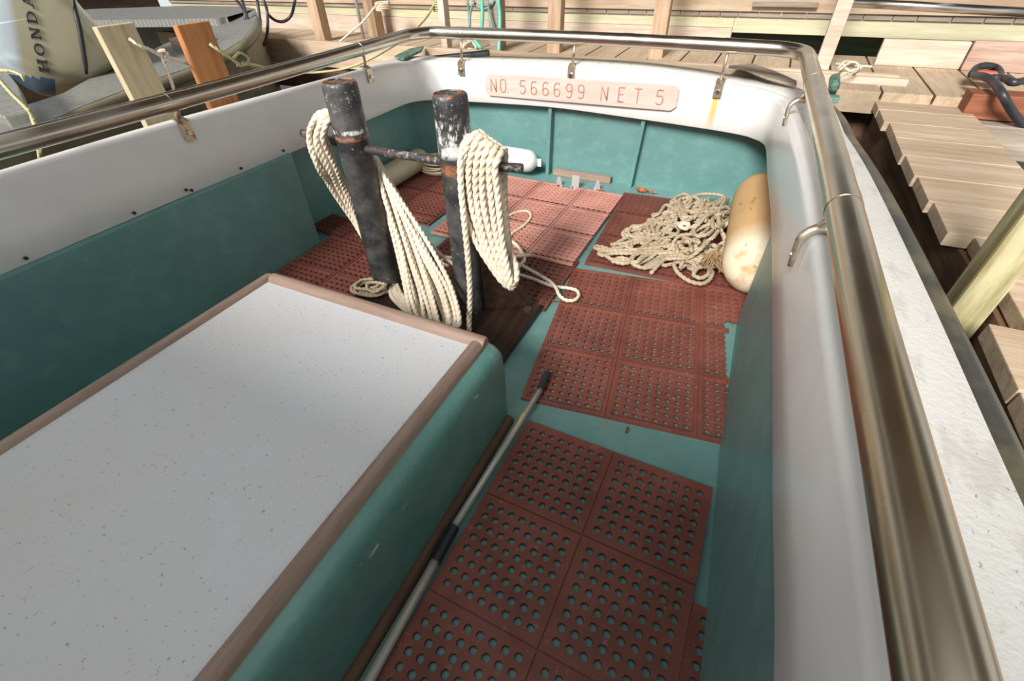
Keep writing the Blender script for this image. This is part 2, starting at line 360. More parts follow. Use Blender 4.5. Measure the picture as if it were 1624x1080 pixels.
def stanchion(plate, dn, ring=True):
    """plate: point on the bulwark face, dn: unit vector out of the face (towards the cockpit)"""
    plate = V(plate); dn = V(dn); c, t = rail_near(plate); c = c + t*((plate-c).dot(t)); side = V((0, 0, 1)).cross(dn)
    zt = plate.z+.035
    st_ = MB(); st_.tube([c+V((0, 0, -.02)), V((c.x*.6+plate.x*.4, c.y*.6+plate.y*.4, (c.z+zt)/2)), V((plate.x, plate.y, zt))-dn*.012], .0075, 10)
    o = st_.build('stanchion', 'rusty', BOAT, smooth=True)
    b = MB(); w = .021
    prof = [plate+dn*.012-V((0, 0, .045)), plate+dn*.012+V((0, 0, .025)), plate+V((0, 0, .037))-dn*.01, plate-dn*.04+V((0, 0, .038))]
    prof2 = [plate+dn*.006-V((0, 0, .045)), plate+dn*.006+V((0, 0, .022)), plate+V((0, 0, .031))-dn*.012, plate-dn*.04+V((0, 0, .032))]
    poly = prof+prof2[::-1]
    b.prism([p-side*w for p in poly], side*2*w); b.build('bracket', 'rusty', o)
    MB().tube([plate+dn*.010-V((0, 0, .015)), plate+dn*.022-V((0, 0, .015))], .009, 8).build('bolt', 'bright', o, smooth=False)
    if ring:
        MB().tube([c-t*.028, c+t*.028], .0342, 28).build('rail_clamp', 'steel', RAIL, smooth=True, auto=.6)
stanchion((-2.03, 1.17, .735), (1, 0, 0))
stanchion((-2.045, 2.32, .715), (1, 0, 0))
stanchion((-1.80, 2.935, .655), (0, -1, 0))
stanchion((-1.045, 2.95, .672), (0, -1, 0))
stanchion((-.205, 2.93, .648), (0, -1, 0))
stanchion((-2.03, -.4, .735), (1, 0, 0))
def claw(px, py, y):    # curved claw bracket on the right bulwark
    x = max(.10, .155+(1.75-y)*.045 if y > 1.03 else .194+(1.03-y)*.05)
    c, t = rail_near((x, y, 0)); o = MB().tube([c+V((0, 0, -.02)), V((x+.012, y, .775)), V((x+.01, y, .765))], .008, 10).build('stanchion', 'rusty', BOAT, smooth=True)
    zt = .742
    b = MB(); pts = [V((x+.035, y+.01, zt+.026)), V((x+.01, y, zt+.028)), V((x-.012, y-.008, zt+.01)), V((x-.014, y-.012, zt-.03)), V((x-.012, y-.014, zt-.065))]
    for dy in (0,): b.tube(spline(pts, .01), lambda k: .012-.006*k, 8)
    b.build('bracket', 'rusty', o, smooth=True)
    MB().tube([V((x-.01, y-.012, zt-.035)), V((x-.022, y-.012, zt-.035))], .006, 8).build('bolt', 'rusty', o)
    MB().tube([c-t*.028, c+t*.028], .0342, 28).build('rail_clamp', 'steel', RAIL, smooth=True, auto=.6)
claw(0, 0, 2.25); claw(0, 0, 1.12); claw(0, 0, -.1)
MB().tube([rail_near((-.75, 3, 0))[0]-V((.03, 0, 0)), rail_near((-.75, 3, 0))[0]+V((.03, 0, 0))], .0342, 28).build('rail_clamp', 'steel', RAIL, smooth=True, auto=.6)
# wheelhouse added unseen behind the camera, sized to shade the near deck
wh = MB(); wh.box((-2.1, -3.4, -.2), (.3, -.80, 1.50)); wh.box((-2.2, -3.5, 1.50), (.4, -.74, 1.56)); wh.build('shade_wheelhouse', 'gel', BOAT)
adopt(BOAT)

# ------------------------------------------------------------------ carved name board
def board_shape(x0, x1, z0, z1, c): return [(x0+c, z0), (x1-c, z0), (x1, z0+c), (x1, z1-c), (x1-c, z1), (x0+c, z1), (x0, z1-c), (x0, z0+c)]
SG = empty('name_board', (-1.02, 2.93, .52), 'pale carved wooden number board fixed to the inside of the transom', 'sign')
A_ = V((-1.625, 2.928, .566)); B_ = V((-.405, 2.928, .578)); sx = (B_-A_)
mb = MB(); bs = board_shape(0, 1, -.064, .064, .022)
poly = [A_+sx*(u if 0 < u < 1 else u)+V((0, 0, w)) for u, w in bs]
mb.prism(poly, (0, .022, 0)); mb.build('board', 'sign', SG, bevel=.003)
GL = {'N': [[(0, 0), (0, 1), (.55, 0), (.55, 1)]], 'O': [[(.0, .2), (.12, .03), (.4, .03), (.52, .2), (.52, .8), (.4, .97), (.12, .97), (0, .8), (0, .2)]],
      '.': [[(.1, 0), (.1, .06)]], '5': [[(.5, 1), (.08, 1), (.04, .58), (.3, .62), (.5, .5), (.52, .25), (.38, .04), (.14, .02), (0, .14)]],
      '6': [[(.48, .9), (.36, .99), (.16, .98), (.03, .8), (0, .3), (.12, .05), (.38, .03), (.52, .2), (.5, .42), (.34, .55), (.12, .52), (.02, .4)]],
      'E': [[(.5, 1), (0, 1), (0, 0), (.5, 0)], [(0, .52), (.4, .52)]], 'T': [[(0, 1), (.6, 1)], [(.3, 1), (.3, 0)]]}
GL['9'] = [[(.52-a, 1-b) for a, b in GL['6'][0]]]
def strokes(mb, lines, org, ux, uz, w, nrm, th=.002):
    for ln in lines:
        P = [org+ux*a+uz*b for a, b in ln]
        P2 = spline(P, .006) if len(P) > 5 else P
        for a, b in zip(P2, P2[1:]):
            if (b-a).length < 1e-5: continue
            d = (b-a).normalized(); n = d.cross(nrm)*w/2; e = d*w*.35
            mb.prism([a-e-n, b+e-n, b+e+n, a-e+n], nrm*th)
lt = MB()
xs = {'NO.': [(781, 'N'), (803, 'O'), (814, '.')]}
CH = [('N', .035), ('O', .092), ('.', .128), ('5', .205), ('6', .268), ('6', .333), ('6', .395), ('9', .460), ('9', .522), ('N', .640), ('E', .725), ('T', .800), ('5', .905)]
for ch, u in CH:
    lt = MB()
    for ln in GL[ch]:
        P = [A_+sx*u+V((0, 0, -.036))+V((.068, 0, .0006))*a+V((0, 0, .074))*b for a, b in ln]
        lt.tube(spline(P, .005) if len(P) > 5 else [q for a, b in zip(P, P[1:]) for q in (a, a*.98+b*.02, a*.02+b*.98)]+[P[-1]], .0036, 6)
    lt.build('letter', 'carve', SG, smooth=True)
adopt(SG)

# ------------------------------------------------------------------ engine box
EB = empty('engine_box', (-1, .2, 0), 'large teal engine box with speckled white top and wooden edge trim', 'engine box')
def rrect(x0, x1, y0, y1, z, r, n=5):
    o = []
    for cx, cy, a0 in ((x1-r, y1-r, 0), (x0+r, y1-r, 90), (x0+r, y0+r, 180), (x1-r, y0+r, 270)):
        for k in range(n+1):
            a = math.radians(a0+90*k/n); o.append((cx+r*math.cos(a), cy+r*math.sin(a), z))
    return o
rg = [rrect(-1.500, -.492, -.79, .930, 0, .025), rrect(-1.502, -.497, -.79, .940, .2, .03), rrect(-1.505, -.503, -.79, .945, .285, .04), rrect(-1.497, -.512, -.79, .937, .31, .045), rrect(-1.48, -.530, -.79, .925, .325, .05), rrect(-1.45, -.56, -.79, .90, .326, .05)]
MB().loft(rg).build('body', 'box_teal', EB, smooth=True, auto=1.0)
MB().box((-1.462, -.79, .3255), (-.59, .895, .3315)).build('top_panel', 'nonskid', EB)
def trimbar(mb, a, b, w=.046, h=.026):
    a, b = V(a), V(b); d = (b-a).normalized(); s_ = d.cross(V((0, 0, 1))); rings = []
    prof = [(-1, 0), (-1, .45), (-.8, .85), (-.4, 1), (.1, .98), (.55, .8), (.85, .45), (1, 0)]
    for p, k in ((a, .9), (a+d*.008, 1), (b-d*.008, 1), (b, .9)):
        rings.append([p+s_*u*w/2*k+V((0, 0, v*h*k)) for u, v in prof])
    mb.loft(rings)
for a, b, m_ in (((-.571, -.79, .325), (-.571, .895, .325), 'trim'), ((-1.46, .902, .325), (-.552, .902, .325), 'trimx'), ((-1.484, .915, .322), (-1.484, -.79, .322), 'trim')):
    t_ = MB(); trimbar(t_, a, b, h=.03 if m_ == 'trimx' else .026); t_.build('edge_trim', m_, EB, smooth=True, auto=.9)
t_ = MB(); t_.loft([[(x_, y, z) for x_, z in ((-.492, 0), (-.492, .024), (-.484, .026), (-.472, .02), (-.466, .01), (-.465, 0))] for y in (-.79, .91)]); t_.build('base_strip', 'brown', EB, smooth=True, auto=.8)
adopt(EB)

# ------------------------------------------------------------------ rubber mats
P8 = .0340; CELL = .3048
def mat_mesh(cols, rows, knob, clip=None, th=.011, cut=None):
    """cells start at local (0,0) and run +x and -y; clip(x,y) keeps a tile; the holes are real"""
    mb = MB(); mar = (CELL-8*P8)/2; vid = {}
    nc = math.ceil(cols); nr = math.ceil(rows)
    def quad(x0, y0, x1, y1, z): mb.add([(x0, y0, z), (x1, y0, z), (x1, y1, z), (x0, y1, z)], [(0, 1, 2, 3)])
    W_, H_ = cols*CELL, rows*CELL
    solid_lines = []
    xs_ = []
    for c in range(nc):
        x = c*CELL; xs_.append((x, x+mar, 'm'))
        for k in range(8): xs_.append((x+mar+k*P8, x+mar+(k+1)*P8, 'h'))
        xs_.append((x+CELL-mar, x+CELL, 'm'))
    ys_ = []
    for c in range(nr):
        y = -c*CELL; ys_.append((y, y-mar, 'm'))
        for k in range(8): ys_.append((y-mar-k*P8, y-mar-(k+1)*P8, 'h'))
        ys_.append((y-CELL+mar, y-CELL, 'm'))
    g = .0022
    for (x0, x1, tx) in xs_:
        if x0 > W_-1e-4: continue
        for (y0, y1, ty) in ys_:
            if y0 < -H_+1e-4: continue
            cx, cy = (x0+x1)/2, (y0+y1)/2
            half = cut is not None and cy < cut[1] and x0 < cut[0] < x1 and tx == 'h'
            if cut is not None and cy < cut[1] and x0 >= cut[0]: continue
            if clip and not clip(cx, cy): continue
            X0, X1, Y0, Y1 = x0, x1, y0, y1
            if tx == 'm' and ty != 'x':
                c = round(x0/CELL) if abs(x0/CELL-round(x0/CELL)) < 1e-3 else None
                if c is not None and c > 0: X0 = x0+g
                c = round(x1/CELL) if abs(x1/CELL-round(x1/CELL)) < 1e-3 else None
                if c is not None and c < nc: X1 = x1-g
            if ty == 'm':
                c = round(-y0/CELL) if abs(y0/CELL-round(y0/CELL)) < 1e-3 else None
                if c is not None and c > 0: Y0 = y0-g
                c = round(-y1/CELL) if abs(y1/CELL-round(y1/CELL)) < 1e-3 else None
                if c is not None and c < nr: Y1 = y1+g
            if (X0, X1, Y0, Y1) != (x0, x1, y0, y1):      # shallow groove between the cells
                mb.add([(x0, y0, th-.004), (x1, y0, th-.004), (x1, y1, th-.004), (x0, y1, th-.004)], [(3, 2, 1, 0)])
            if half and ty == 'm':
                mb.add([(x0, y0, th), (cx, y0, th), (cx, y1, th), (x0, y1, th)], [(3, 2, 1, 0)]); mb.add([(cx, y0, th), (cx, y1, th), (cx, y1, 0), (cx, y0, 0)], [(0, 1, 2, 3)]); continue
            if tx == 'h' and ty == 'h':
                r = .0108; kb = knob
                C8 = [(x0, y0), (cx, y0), (x1, y0), (x1, cy), (x1, y1), (cx, y1), (x0, y1), (x0, cy)]
                hz = [kb, kb*.1, kb, kb*.1, kb, kb*.1, kb, kb*.1]
                dirs = [(-.707, .707), (0, 1), (.707, .707), (1, 0), (.707, -.707), (0, -1), (-.707, -.707), (-1, 0)]
                vs = [(p[0], p[1], th+h) for p, h in zip(C8, hz)]
                vs += [(cx+d[0]*r, cy+d[1]*r, th) for d in dirs] + [(cx+d[0]*r*.93, cy+d[1]*r*.93, .001) for d in dirs]
                fs = [(i, i+8, (i+1) % 8+8, (i+1) % 8) for i in range(8)] + [(i+8, i+16, (i+1) % 8+16, (i+1) % 8+8) for i in range(8)]
                if half:
                    mb.add(vs, [f for i, f in enumerate(fs) if i % 8 in (0, 5, 6, 7)]); continue
                mb.add(vs, fs)
            else: mb.add([(X0, Y0, th), (X1, Y0, th), (X1, Y1, th), (X0, Y1, th)], [(3, 2, 1, 0)])
            # outer skirts
            for (a, b, nx, ny) in (((x0, y0), (x1, y0), cx, cy+abs(y0-y1)), ((x1, y1), (x0, y1), cx, cy-abs(y0-y1)), ((x1, y0), (x1, y1), cx+(x1-x0), cy), ((x0, y1), (x0, y0), cx-(x1-x0), cy)):
                out = nx < 0 or nx > W_ or ny > 0 or ny < -H_ or (clip and not clip(nx, ny))
                if out: mb.add([(*a, th), (*b, th), (*b, 0), (*a, 0)], [(0, 1, 2, 3)])
    return mb
def mat(tl, ang, cols, rows, material, label, knob=.003, clip=None, z=.001, th=.011, tilt=None, cut=None):
    mb = mat_mesh(cols, rows, knob, clip, th, cut)
    o = mb.build('rubber_mat', material)
    bm = bmesh.new(); bm.from_mesh(o.data); bmesh.ops.remove_doubles(bm, verts=bm.verts, dist=1e-5)
    bmesh.ops.recalc_face_normals(bm, faces=bm.faces)
    up = sum(f.normal.z*f.calc_area() for f in bm.faces)
    if up < 0: bmesh.ops.reverse_faces(bm, faces=bm.faces)
    for f in bm.faces: f.smooth = True
    for e in bm.edges:
        if len(e.link_faces) != 2 or e.calc_face_angle(0) > .7: e.smooth = False
    bm.to_mesh(o.data); bm.free()
    o.location = (tl[0], tl[1], z); o.rotation_euler = (tilt[0] if tilt else 0, tilt[1] if tilt else 0, ang)
    return tag(o, label, 'rubber mat', 'perforated rubber mats on the aft deck')
mat((-.418, .925), -.01, 2, 5, 'mat_red', 'brick red rubber mat nearest the camera, beside the engine box and under the aluminium pole', knob=0, z=.003)
mat((.190, .574), -.03, .18, 4, 'mat_red', 'narrow cut strip of red rubber mat between the nearest mat and the right side panel', knob=0)
mat((-.613, 1.915), math.radians(8.0), 3, 3, 'mat_red', 'brick red mat in mid deck whose right edge is cut jagged through the holes', knob=.007,
    clip=lambda x, y: x < .83 or y > -.02, cut=(.711, -.27))
mat((-.621, 2.893), .05, 2.8, 3, 'mat_dark', 'dark red mat lying under the tangled rope and the tan buoy', knob=.004, th=.018,
    clip=lambda x, y: True)
# aft, behind the posts
mat((-1.475, 2.845), -.012, 2.75, 3, 'mat_pale', 'sun-bleached pink rubber mat by the transom brackets', knob=.008, z=.014,
    clip=lambda x, y: not (.44 < x < .57 and y > -.04) and (y < -.07+.09 or x > .56) and not (x < -.2))
mat((-1.37, 1.985), .0, 2.45, 1.45, 'mat_dark', 'dark red mat just behind the black posts, its front edge on the base timber', knob=.005,
    clip=lambda x, y: not (x > .67 and y < -.46))
mat((-2.16, 2.72), -.01, 2, 2.2, 'mat_dark', 'dark red mat in the left corner beside the pale lying fender', knob=.006)
mat((-2.185, 1.90), -.12, 2, .55, 'mat_dark', 'short dark red mat tucked against the left hull, beside the end of the side panel', knob=.005, z=.009)
mat((-2.0, 1.69), .0, 2.0, 2.2, 'mat_dark', 'dark red knobbly mat between the left side panel and the left black post', knob=.006)

# ------------------------------------------------------------------ mooring bitts
BT = empty('mooring_bitts', (-1.15, 1.4, 0), 'pair of chipped black steel mooring posts joined by a rusty crossbar', 'mooring bitts')
LP, RPp = V((-1.385, 1.406, 0)), V((-.906, 1.391, 0))
def post(c, m_, lean):
    mb = MB(); R = .064 if c is LP else .059; rings = []
    for z, k in ((.03, 1.04), (.2, 1.03), (.7, 1.0), (.703, 1.03), (.712, 1.0), (.87, 1.0), (.888, .985), (.896, .95), (.899, .90), (.895, .86), (.896, 0.02)):
        rings.append([(c.x+lean*(z-.9)+R*k*math.cos(a), c.y+R*k*math.sin(a), z) for a in [2*math.pi*i/32 for i in range(32)]])
    mb.loft(rings); return mb.build('post', m_, BT, smooth=True, auto=.9)
post(LP, 'postL', 0); post(RPp, 'postR', 0)
MB().tube([atX(480, 211, -1.72), (-1.385, 1.406, .665), (-.906, 1.391, .672), atY(828, 267, 1.40)], .0155, 16).build('crossbar', 'bar', BT, smooth=True)
MB().box((-1.46, 1.13, .001), (-.625, 1.535, .035)).build('base_timber', 'base', BT, bevel=.006)
g = MB(); g.prism([(-.84, 1.395, .035), (-.66, 1.50, .035), (-.80, 1.40, .30), (-.845, 1.395, .30)], (0, .04, 0)); g.build('gusset', 'base', BT, bevel=.004)
g = MB(); g.tube([(-.665, 1.47, .035), (-.665, 1.47, .045)], .018, 8); g.build('bolt', 'bar', BT)
adopt(BT)

# coil hung on the left end
CL = empty('rope_coil', (-1.2, 1.3, 0), 'cream rope coil hung over the left post end, fanning down to the deck', 'rope', 'rope coils hung on the posts')
mb = MB(); N = 15; jr = random.Random(8)
for k in range(N):
    s = k/(N-1); j = (k*37 % 7)/7-.5; L = lambda a, b: (a[0]+(b[0]-a[0])*s, a[1]+(b[1]-a[1])*s)
    q = (k*5 % N)/(N-1)
    up = 16*q
    a1, a2, a3, a4 = L((641, 325), (612, 318)), L((684, 398), (629, 400)), L((715, 458), (643, 470)), L((728, 512), (655, 522))
    d = .03*j
    c = [atY(556+6*q, 226, 1.475+d), atY(534, 184+up, 1.44), atY(508+18*q, 182+up, 1.41-.03*q+d), atY(491+32*q, 207+up*.6, 1.37+.0*q+d), atY(494+36*q, 234, 1.37+.02*q+d), atY(510+32*q, 268, 1.40+.02*q+d), atY(532+24*q, 306, 1.46+.01*q), atY(575+8*q, 372, 1.50),
         atY(620, 445, 1.42), atY(630+20*(1-s), 500, 1.30), atY(655+35*(1-s), 522, 1.22), atY(a4[0], a4[1], 1.19+.05*(q-.5)), atY(a3[0], a3[1], 1.29+.05*(q-.5)), atY(a2[0], a2[1], 1.38+.05*(q-.5)), atY(a1[0], a1[1], 1.45+.04*(q-.5)), atY(600+3*j, 262, 1.485+.02*q), atY(580, 232, 1.49)]
    for i, p in enumerate(c):
        p += V((jr.uniform(-.006, .006), jr.uniform(-.012, .012), jr.uniform(-.006, .006))); p.z = max(p.z, .05)
    rope(mb, c, .0112, .008)
rope(mb, [atY(603, 262, 1.50), atY(640, 325, 1.50), atY(672, 375, 1.50), atY(700, 405, 1.50), atY(722, 420, 1.49), atY(738, 428, 1.48)], .0115)
rope(mb, [atY(598, 262, 1.47), atY(648, 372, 1.44), atY(680, 420, 1.40), atY(712, 452, 1.38), atY(728, 470, 1.36)], .0115)
mb.build('coils', 'rope', CL, smooth=True)
adopt(CL)
CRr = empty('rope_coil', (-.8, 1.35, 0), 'cream rope coil hung in tight loops on the right crossbar end', 'rope', 'rope coils hung on the posts')
mb = MB(); N = 6
for k in range(N):
    s = k/(N-1); f = lambda a, b: a+(b-a)*s
    ex = (k % 2)*5
    c = [atY(f(758, 797), f(212, 238), 1.40), atY(f(744, 790), f(222, 250), 1.365), atY(f(733, 786), 268, 1.35), atY(f(733, 790), 320, 1.345), atY(f(752, 795), 375, 1.34), atY(f(772, 803), 415, 1.335),
         atY(f(797, 812), f(447, 456)-ex, 1.33), atY(f(808, 818), f(452, 448)-ex, 1.345), atY(f(812, 818), 430-ex, 1.37), atY(f(800, 806), 380, 1.41), atY(f(785, 801), 310, 1.435), atY(f(775, 802), 262, 1.435), atY(f(768, 801), f(218, 240), 1.42)]
    c = [p+V((jr.uniform(-.003, .003), jr.uniform(-.003, .003), jr.uniform(-.004, .004))) for p in c]
    rope(mb, c+[c[0]], .0135, .008)
rope(mb, [atY(752, 216, 1.41), atY(738, 222, 1.37), atY(730, 262, 1.335), atY(734, 330, 1.315), atY(741, 400, 1.30), atY(745, 460, 1.28), atY(744, 505, 1.26), atY(742, 545, 1.22), atY(735, 560, 1.2)], .0125)
mb.build('coils', 'rope', CRr, smooth=True)
e_ = MB(); c0 = atY(805, 428, 1.37); e_.tube([c0+V((0, 0, .03)), c0+V((.002, 0, .015)), c0, c0-V((0, 0, .02)), c0-V((-.004, 0, .035))], lambda k: .006+.011*math.sin(math.pi*min(1, max(0, k))), 12)
tag(e_.build('tape_wrap', 'purple', CRr, smooth=True), 'dark purple plastic piece caught in the loops')
e_ = MB(); e_.tube([atY(797, 405, 1.36), atY(806, 412, 1.36)], .012, 10); tag(e_.build('tape_wrap', 'black', CRr, smooth=True), 'black tape above the purple piece')
adopt(CRr)
mb = MB()
rope(mb, [at(800, 347, .03), at(818, 337, .03), at(836, 335, .03), at(842, 343, .03), at(832, 357, .03), at(812, 371, .035), at(803, 388, .04), at(798, 402, .05)], .009)
rope(mb, [at(792, 378, .07), at(806, 380, .06), at(820, 389, .05), at(829, 402, .05), at(832, 412, .045), at(822, 424, .04), at(816, 432, .04)], .0105)
rope(mb, [at(806, 408, .07), at(822, 406, .065), at(842, 405, .05)], .0105)
rope(mb, [at(795, 392, .06), at(806, 406, .055), at(818, 416, .045), at(828, 421, .035), at(850, 433, .035), at(872, 446, .05), at(882, 457, .05), at(887, 468, .035), at(898, 476, .03), at(911, 476, .03), at(918, 469, .03), at(915, 461, .03), at(902, 457, .035), at(884, 455, .035),
          at(866, 450, .035), at(845, 442, .035), at(822, 435, .035), at(808, 430, .04)], .0095)
rope(mb, [at(712, 422, .02), at(700, 415, .025), at(709, 408, .03), at(722, 410, .025)], .009)
tag(mb.build('loose_rope', 'rope', smooth=True), 'cream rope tail looping over the pale mat and ending in an eye', 'rope')
mb = MB()
for k in range(7):
    cx, cy = 590+random.uniform(-6, 6), 455+random.uniform(-4, 4); a, b = 34-k*3, 13-k
    rope(mb, [at(cx+a*math.cos(t)+random.uniform(-3, 3), cy+b*math.sin(t)-.35*a*math.cos(t)*.2+random.uniform(-2, 2), .03+.008*k) for t in [i*math.pi/4 for i in range(8)]], .009, closed=True)
tag(mb.build('loose_rope', 'oldrope', smooth=True), 'small heap of dirty rope at the foot of the left black post', 'rope')

# ------------------------------------------------------------------ tangled rope heap
mb = MB(); rnd = random.Random(21)
def hz(px, py):   # heap height
    a = math.exp(-((px-1120)/60)**2-((py-365)/50)**2); return .03+.13*a
def inside(px, py):
    if px < 945: return False
    top = 392-(px-945)*.62 if px < 1070 else 312; bot = 402+(px-945)*.42 if px < 1040 else 440
    return top < py < bot and px < 1165-max(0, (330-py))*.2
for k in range(46):
    while True:
        cx, cy = rnd.uniform(1010, 1155), rnd.uniform(318, 425)
        if inside(cx-12, cy) and inside(cx+6, cy): break
    a = rnd.uniform(14, 48); b = rnd.uniform(5, 13); th = rnd.uniform(-.9, .25); lay = rnd.uniform(0, .05)
    pts = []
    nn = 9
    for i in range(nn):
        t = 2*math.pi*i/nn*rnd.choice((1,)); u, v = a*math.cos(t), b*math.sin(t)
        px, py = cx+u*math.cos(th)-v*math.sin(th)+rnd.uniform(-4, 4), cy+u*math.sin(th)+v*math.cos(th)+rnd.uniform(-3, 3)
        px = min(max(px, 960), 1172); py = min(max(py, 310), 442)
        if not inside(px, py): px = px*.6+1095*.4; py = py*.6+375*.4
        base = hz(px, py)
        P0 = at(px, py, base*(.55+.5*rnd.random())+lay*.6); pts.append(P0)
    rope(mb, pts, .0115, .009, closed=rnd.random() < .6)
for pts in ([(1110, 385), (1050, 368), (1010, 385), (985, 392), (965, 396), (948, 395), (943, 392), (952, 391), (985, 400), (1030, 402), (1080, 400)],
            [(1090, 350), (1060, 360), (1040, 372), (1010, 380), (990, 386), (968, 388)],
            [(1085, 405), (1040, 398), (1000, 402), (975, 402), (955, 405), (950, 401), (965, 398), (1010, 396), (1050, 392)],
            [(960, 405), (975, 413), (998, 412), (1005, 406), (1020, 400)], [(970, 414), (990, 418), (1000, 414), (985, 409), (970, 414)],
            [(998, 412), (1008, 421), (1025, 425), (1040, 420), (1052, 412), (1075, 410), (1100, 412), (1130, 405)],
            [(1068, 418), (1075, 432), (1092, 445), (1112, 450), (1125, 444), (1130, 432), (1124, 424)],
            [(1095, 415), (1105, 425), (1100, 436), (1112, 441), (1124, 434), (1122, 422), (1108, 424)],
            [(1100, 412), (1130, 420), (1150, 428), (1165, 434), (1185, 432)],
            [(1090, 345), (1080, 325), (1070, 316), (1085, 308), (1096, 314), (1092, 324), (1078, 330)],
            [(1085, 322), (1105, 310), (1130, 308), (1150, 314), (1140, 335), (1142, 360), (1150, 385), (1140, 410), (1130, 425)]):
    rope(mb, [at(x, y, hz(x, y)+.012) for x, y in pts], .0115, .008)
tag(mb.build('tangled_rope', 'oldrope', smooth=True), 'big tangled heap of dirty beige rope beside the tan buoy', 'rope')
mb = MB(); c0 = at(1084, 358, .145); rope(mb, [c0+V((.026*math.cos(a), .026*math.sin(a), .006*math.sin(2*a))) for a in [i*math.pi/4 for i in range(8)]], .012, closed=True)
tag(mb.build('rope_eye', 'rope', smooth=True), 'small white rope eye on top of the tangled heap', 'rope')
mb = MB()
c0 = at(1133, 412, .13)
for k in range(44):
    d = V((rnd.uniform(-1, 1), rnd.uniform(-1, 1), rnd.uniform(-.3, .8))).normalized()
    mb.tube(spline([c0, c0+d*.035+V((0, 0, .008)), c0+V((d.x*.06, d.y*.06, -.04+rnd.uniform(0, .03)))], .01), .0034, 5)
for dx in (0, 3, -3): mb.tube(spline([at(1133+dx, 412, .13), at(1148+dx, 430, .09), at(1170, 443+dx, .06), at(1192, 441+dx, .09), at(1208, 430, .16)], .01), .0055, 6)
tag(mb.build('frayed_twine', 'jute', smooth=True), 'frayed brown twine tied around the end of the tan buoy', 'twine')

# ------------------------------------------------------------------ fenders and buoy
def capsule(mb, a, b, r, n=28, end=1.0, neck=0):
    a, b = V(a), V(b); d = (b-a); L = d.length; d.normalize(); prof = []
    for i in range(9): t = math.pi/2*i/8; prof.append((r*end*(1-math.cos(t)), r*max(.02, math.sin(t))))
    P = prof+[(L-x, y) for x, y in prof[::-1]]
    s_ = d.orthogonal().normalized(); u_ = d.cross(s_)
    mb.loft([[a+d*x+(s_*math.cos(2*math.pi*k/n)+u_*math.sin(2*math.pi*k/n))*y for k in range(n)] for x, y in P]); return mb
f_ = empty('buoy', (.17, 2.3, 0), 'fat tan foam buoy with whitish end lying against the right hull', 'buoy')
capsule(MB(), (.190, 1.905, .146), (.150, 2.85, .19), .138, end=1.3).build('body', 'foam', f_, smooth=True)
adopt(f_)
f_ = empty('fender', (-1.5, 2.98, 0), 'clean white fender lying along the foot of the transom', 'fender', 'white boat fenders')
capsule(MB(), (-1.88, 2.945, .118), (-1.262, 2.945, .106), .074).build('body', 'fender', f_, smooth=True)
MB().box((-1.275, 2.955, .075), (-1.235, 2.975, .125)).build('end_tab', 'fender', f_, bevel=.004)
adopt(f_)
f_ = empty('fender', (-2.11, 2.5, 0), 'dull cream fender lying along the left hull side', 'fender', 'white boat fenders')
capsule(MB(), (-2.105, 2.12, .09), (-2.10, 2.80, .09), .076).build('body', 'fender2', f_, smooth=True)
adopt(f_)
mb = MB(); rnd = random.Random(3)
for k in range(9):
    c0 = V((-1.95, 2.73, .03+.012*k)); a, b = .12-.004*k, .09-.003*k
    rope(mb, [c0+V((a*math.cos(t)+rnd.uniform(-.01, .01), b*math.sin(t)+rnd.uniform(-.01, .01), rnd.uniform(-.008, .008))) for t in [i*math.pi/4 for i in range(8)]], .008, .01, closed=True)
tag(mb.build('rope_coil', 'oldrope', smooth=True), 'tan rope coil stacked on the mat in the left rear corner', 'rope')

# ------------------------------------------------------------------ pole and small things on deck
PL = empty('telescopic_pole', (-.44, .5, 0), 'long aluminium telescopic pole with black grips beside the engine box', 'pole')
pa, pb, pc, pd, pe = at(868, 592, .038), at(857, 618, .036), at(720, 835, .034), at(690, 890, .034), at(585, 1080, .034)
ext = pe+(pe-pd).normalized()*.5
MB().tube([pb, pc], .0105, 14).build('tube', 'pole', PL, smooth=True)
MB().tube([pd, ext], .0125, 14).build('tube', 'pole', PL, smooth=True)
MB().tube(spline([pa, pa*.5+pb*.5, pb], .01), .0135, 16).build('grip', 'black', PL, smooth=True, auto=.8)
MB().tube([pc, pd], .0165, 16).build('grip', 'black', PL, smooth=True, auto=.8)
q1, q2 = at(832, 656, .0475), at(822, 674, .0475); MB().tube([q1-V((.006, 0, .004)), q2-V((.006, 0, .004))], .004, 6).build('sticker', 'ylabel', PL)
adopt(PL)
tag(MB().box((-1.17, 3.025, .001), (-.755, 3.06, .045)).build('wood_strip', 'trimx', bevel=.004), 'short bare wooden strip lying against the foot of the transom', 'wood strip')
for i, (x, y, lab) in enumerate(((-1.06, 2.865, 'left small metal bracket in front of the transom'), (-.945, 2.855, 'middle, tallest small metal bracket in front of the transom'), (-.80, 2.895, 'right small metal bracket in front of the transom'))):
    h_ = .085 if i == 1 else .06; b = MB()
    b.box((x-.028, y-.03, .001), (x+.028, y+.02, .006))
    if i == 1: b.prism([(x-.026, y, .006), (x+.026, y, .006), (x+.026, y+.006, .006), (x-.026, y+.006, .006)], (0, .01, h_)); b.tube([(x-.02, y-.015, .006), (x-.02, y-.015, .025)], .008, 8); b.tube([(x+.018, y-.015, .006), (x+.018, y-.015, .022)], .008, 8)
    else: b.add([(x-.028, y, .006), (x+.02, y, .006), (x+.004, y+.004, .006+h_), (x-.012, y+.004, .006+h_), (x-.028, y+.008, .006), (x+.02, y+.008, .006)], [(0, 1, 2, 3), (4, 5, 2, 3), (0, 3, 4), (1, 2, 5)])
    tag(b.build('deck_bracket', 'galv'), lab, 'bracket', 'metal brackets before the transom')
rnd = random.Random(5)
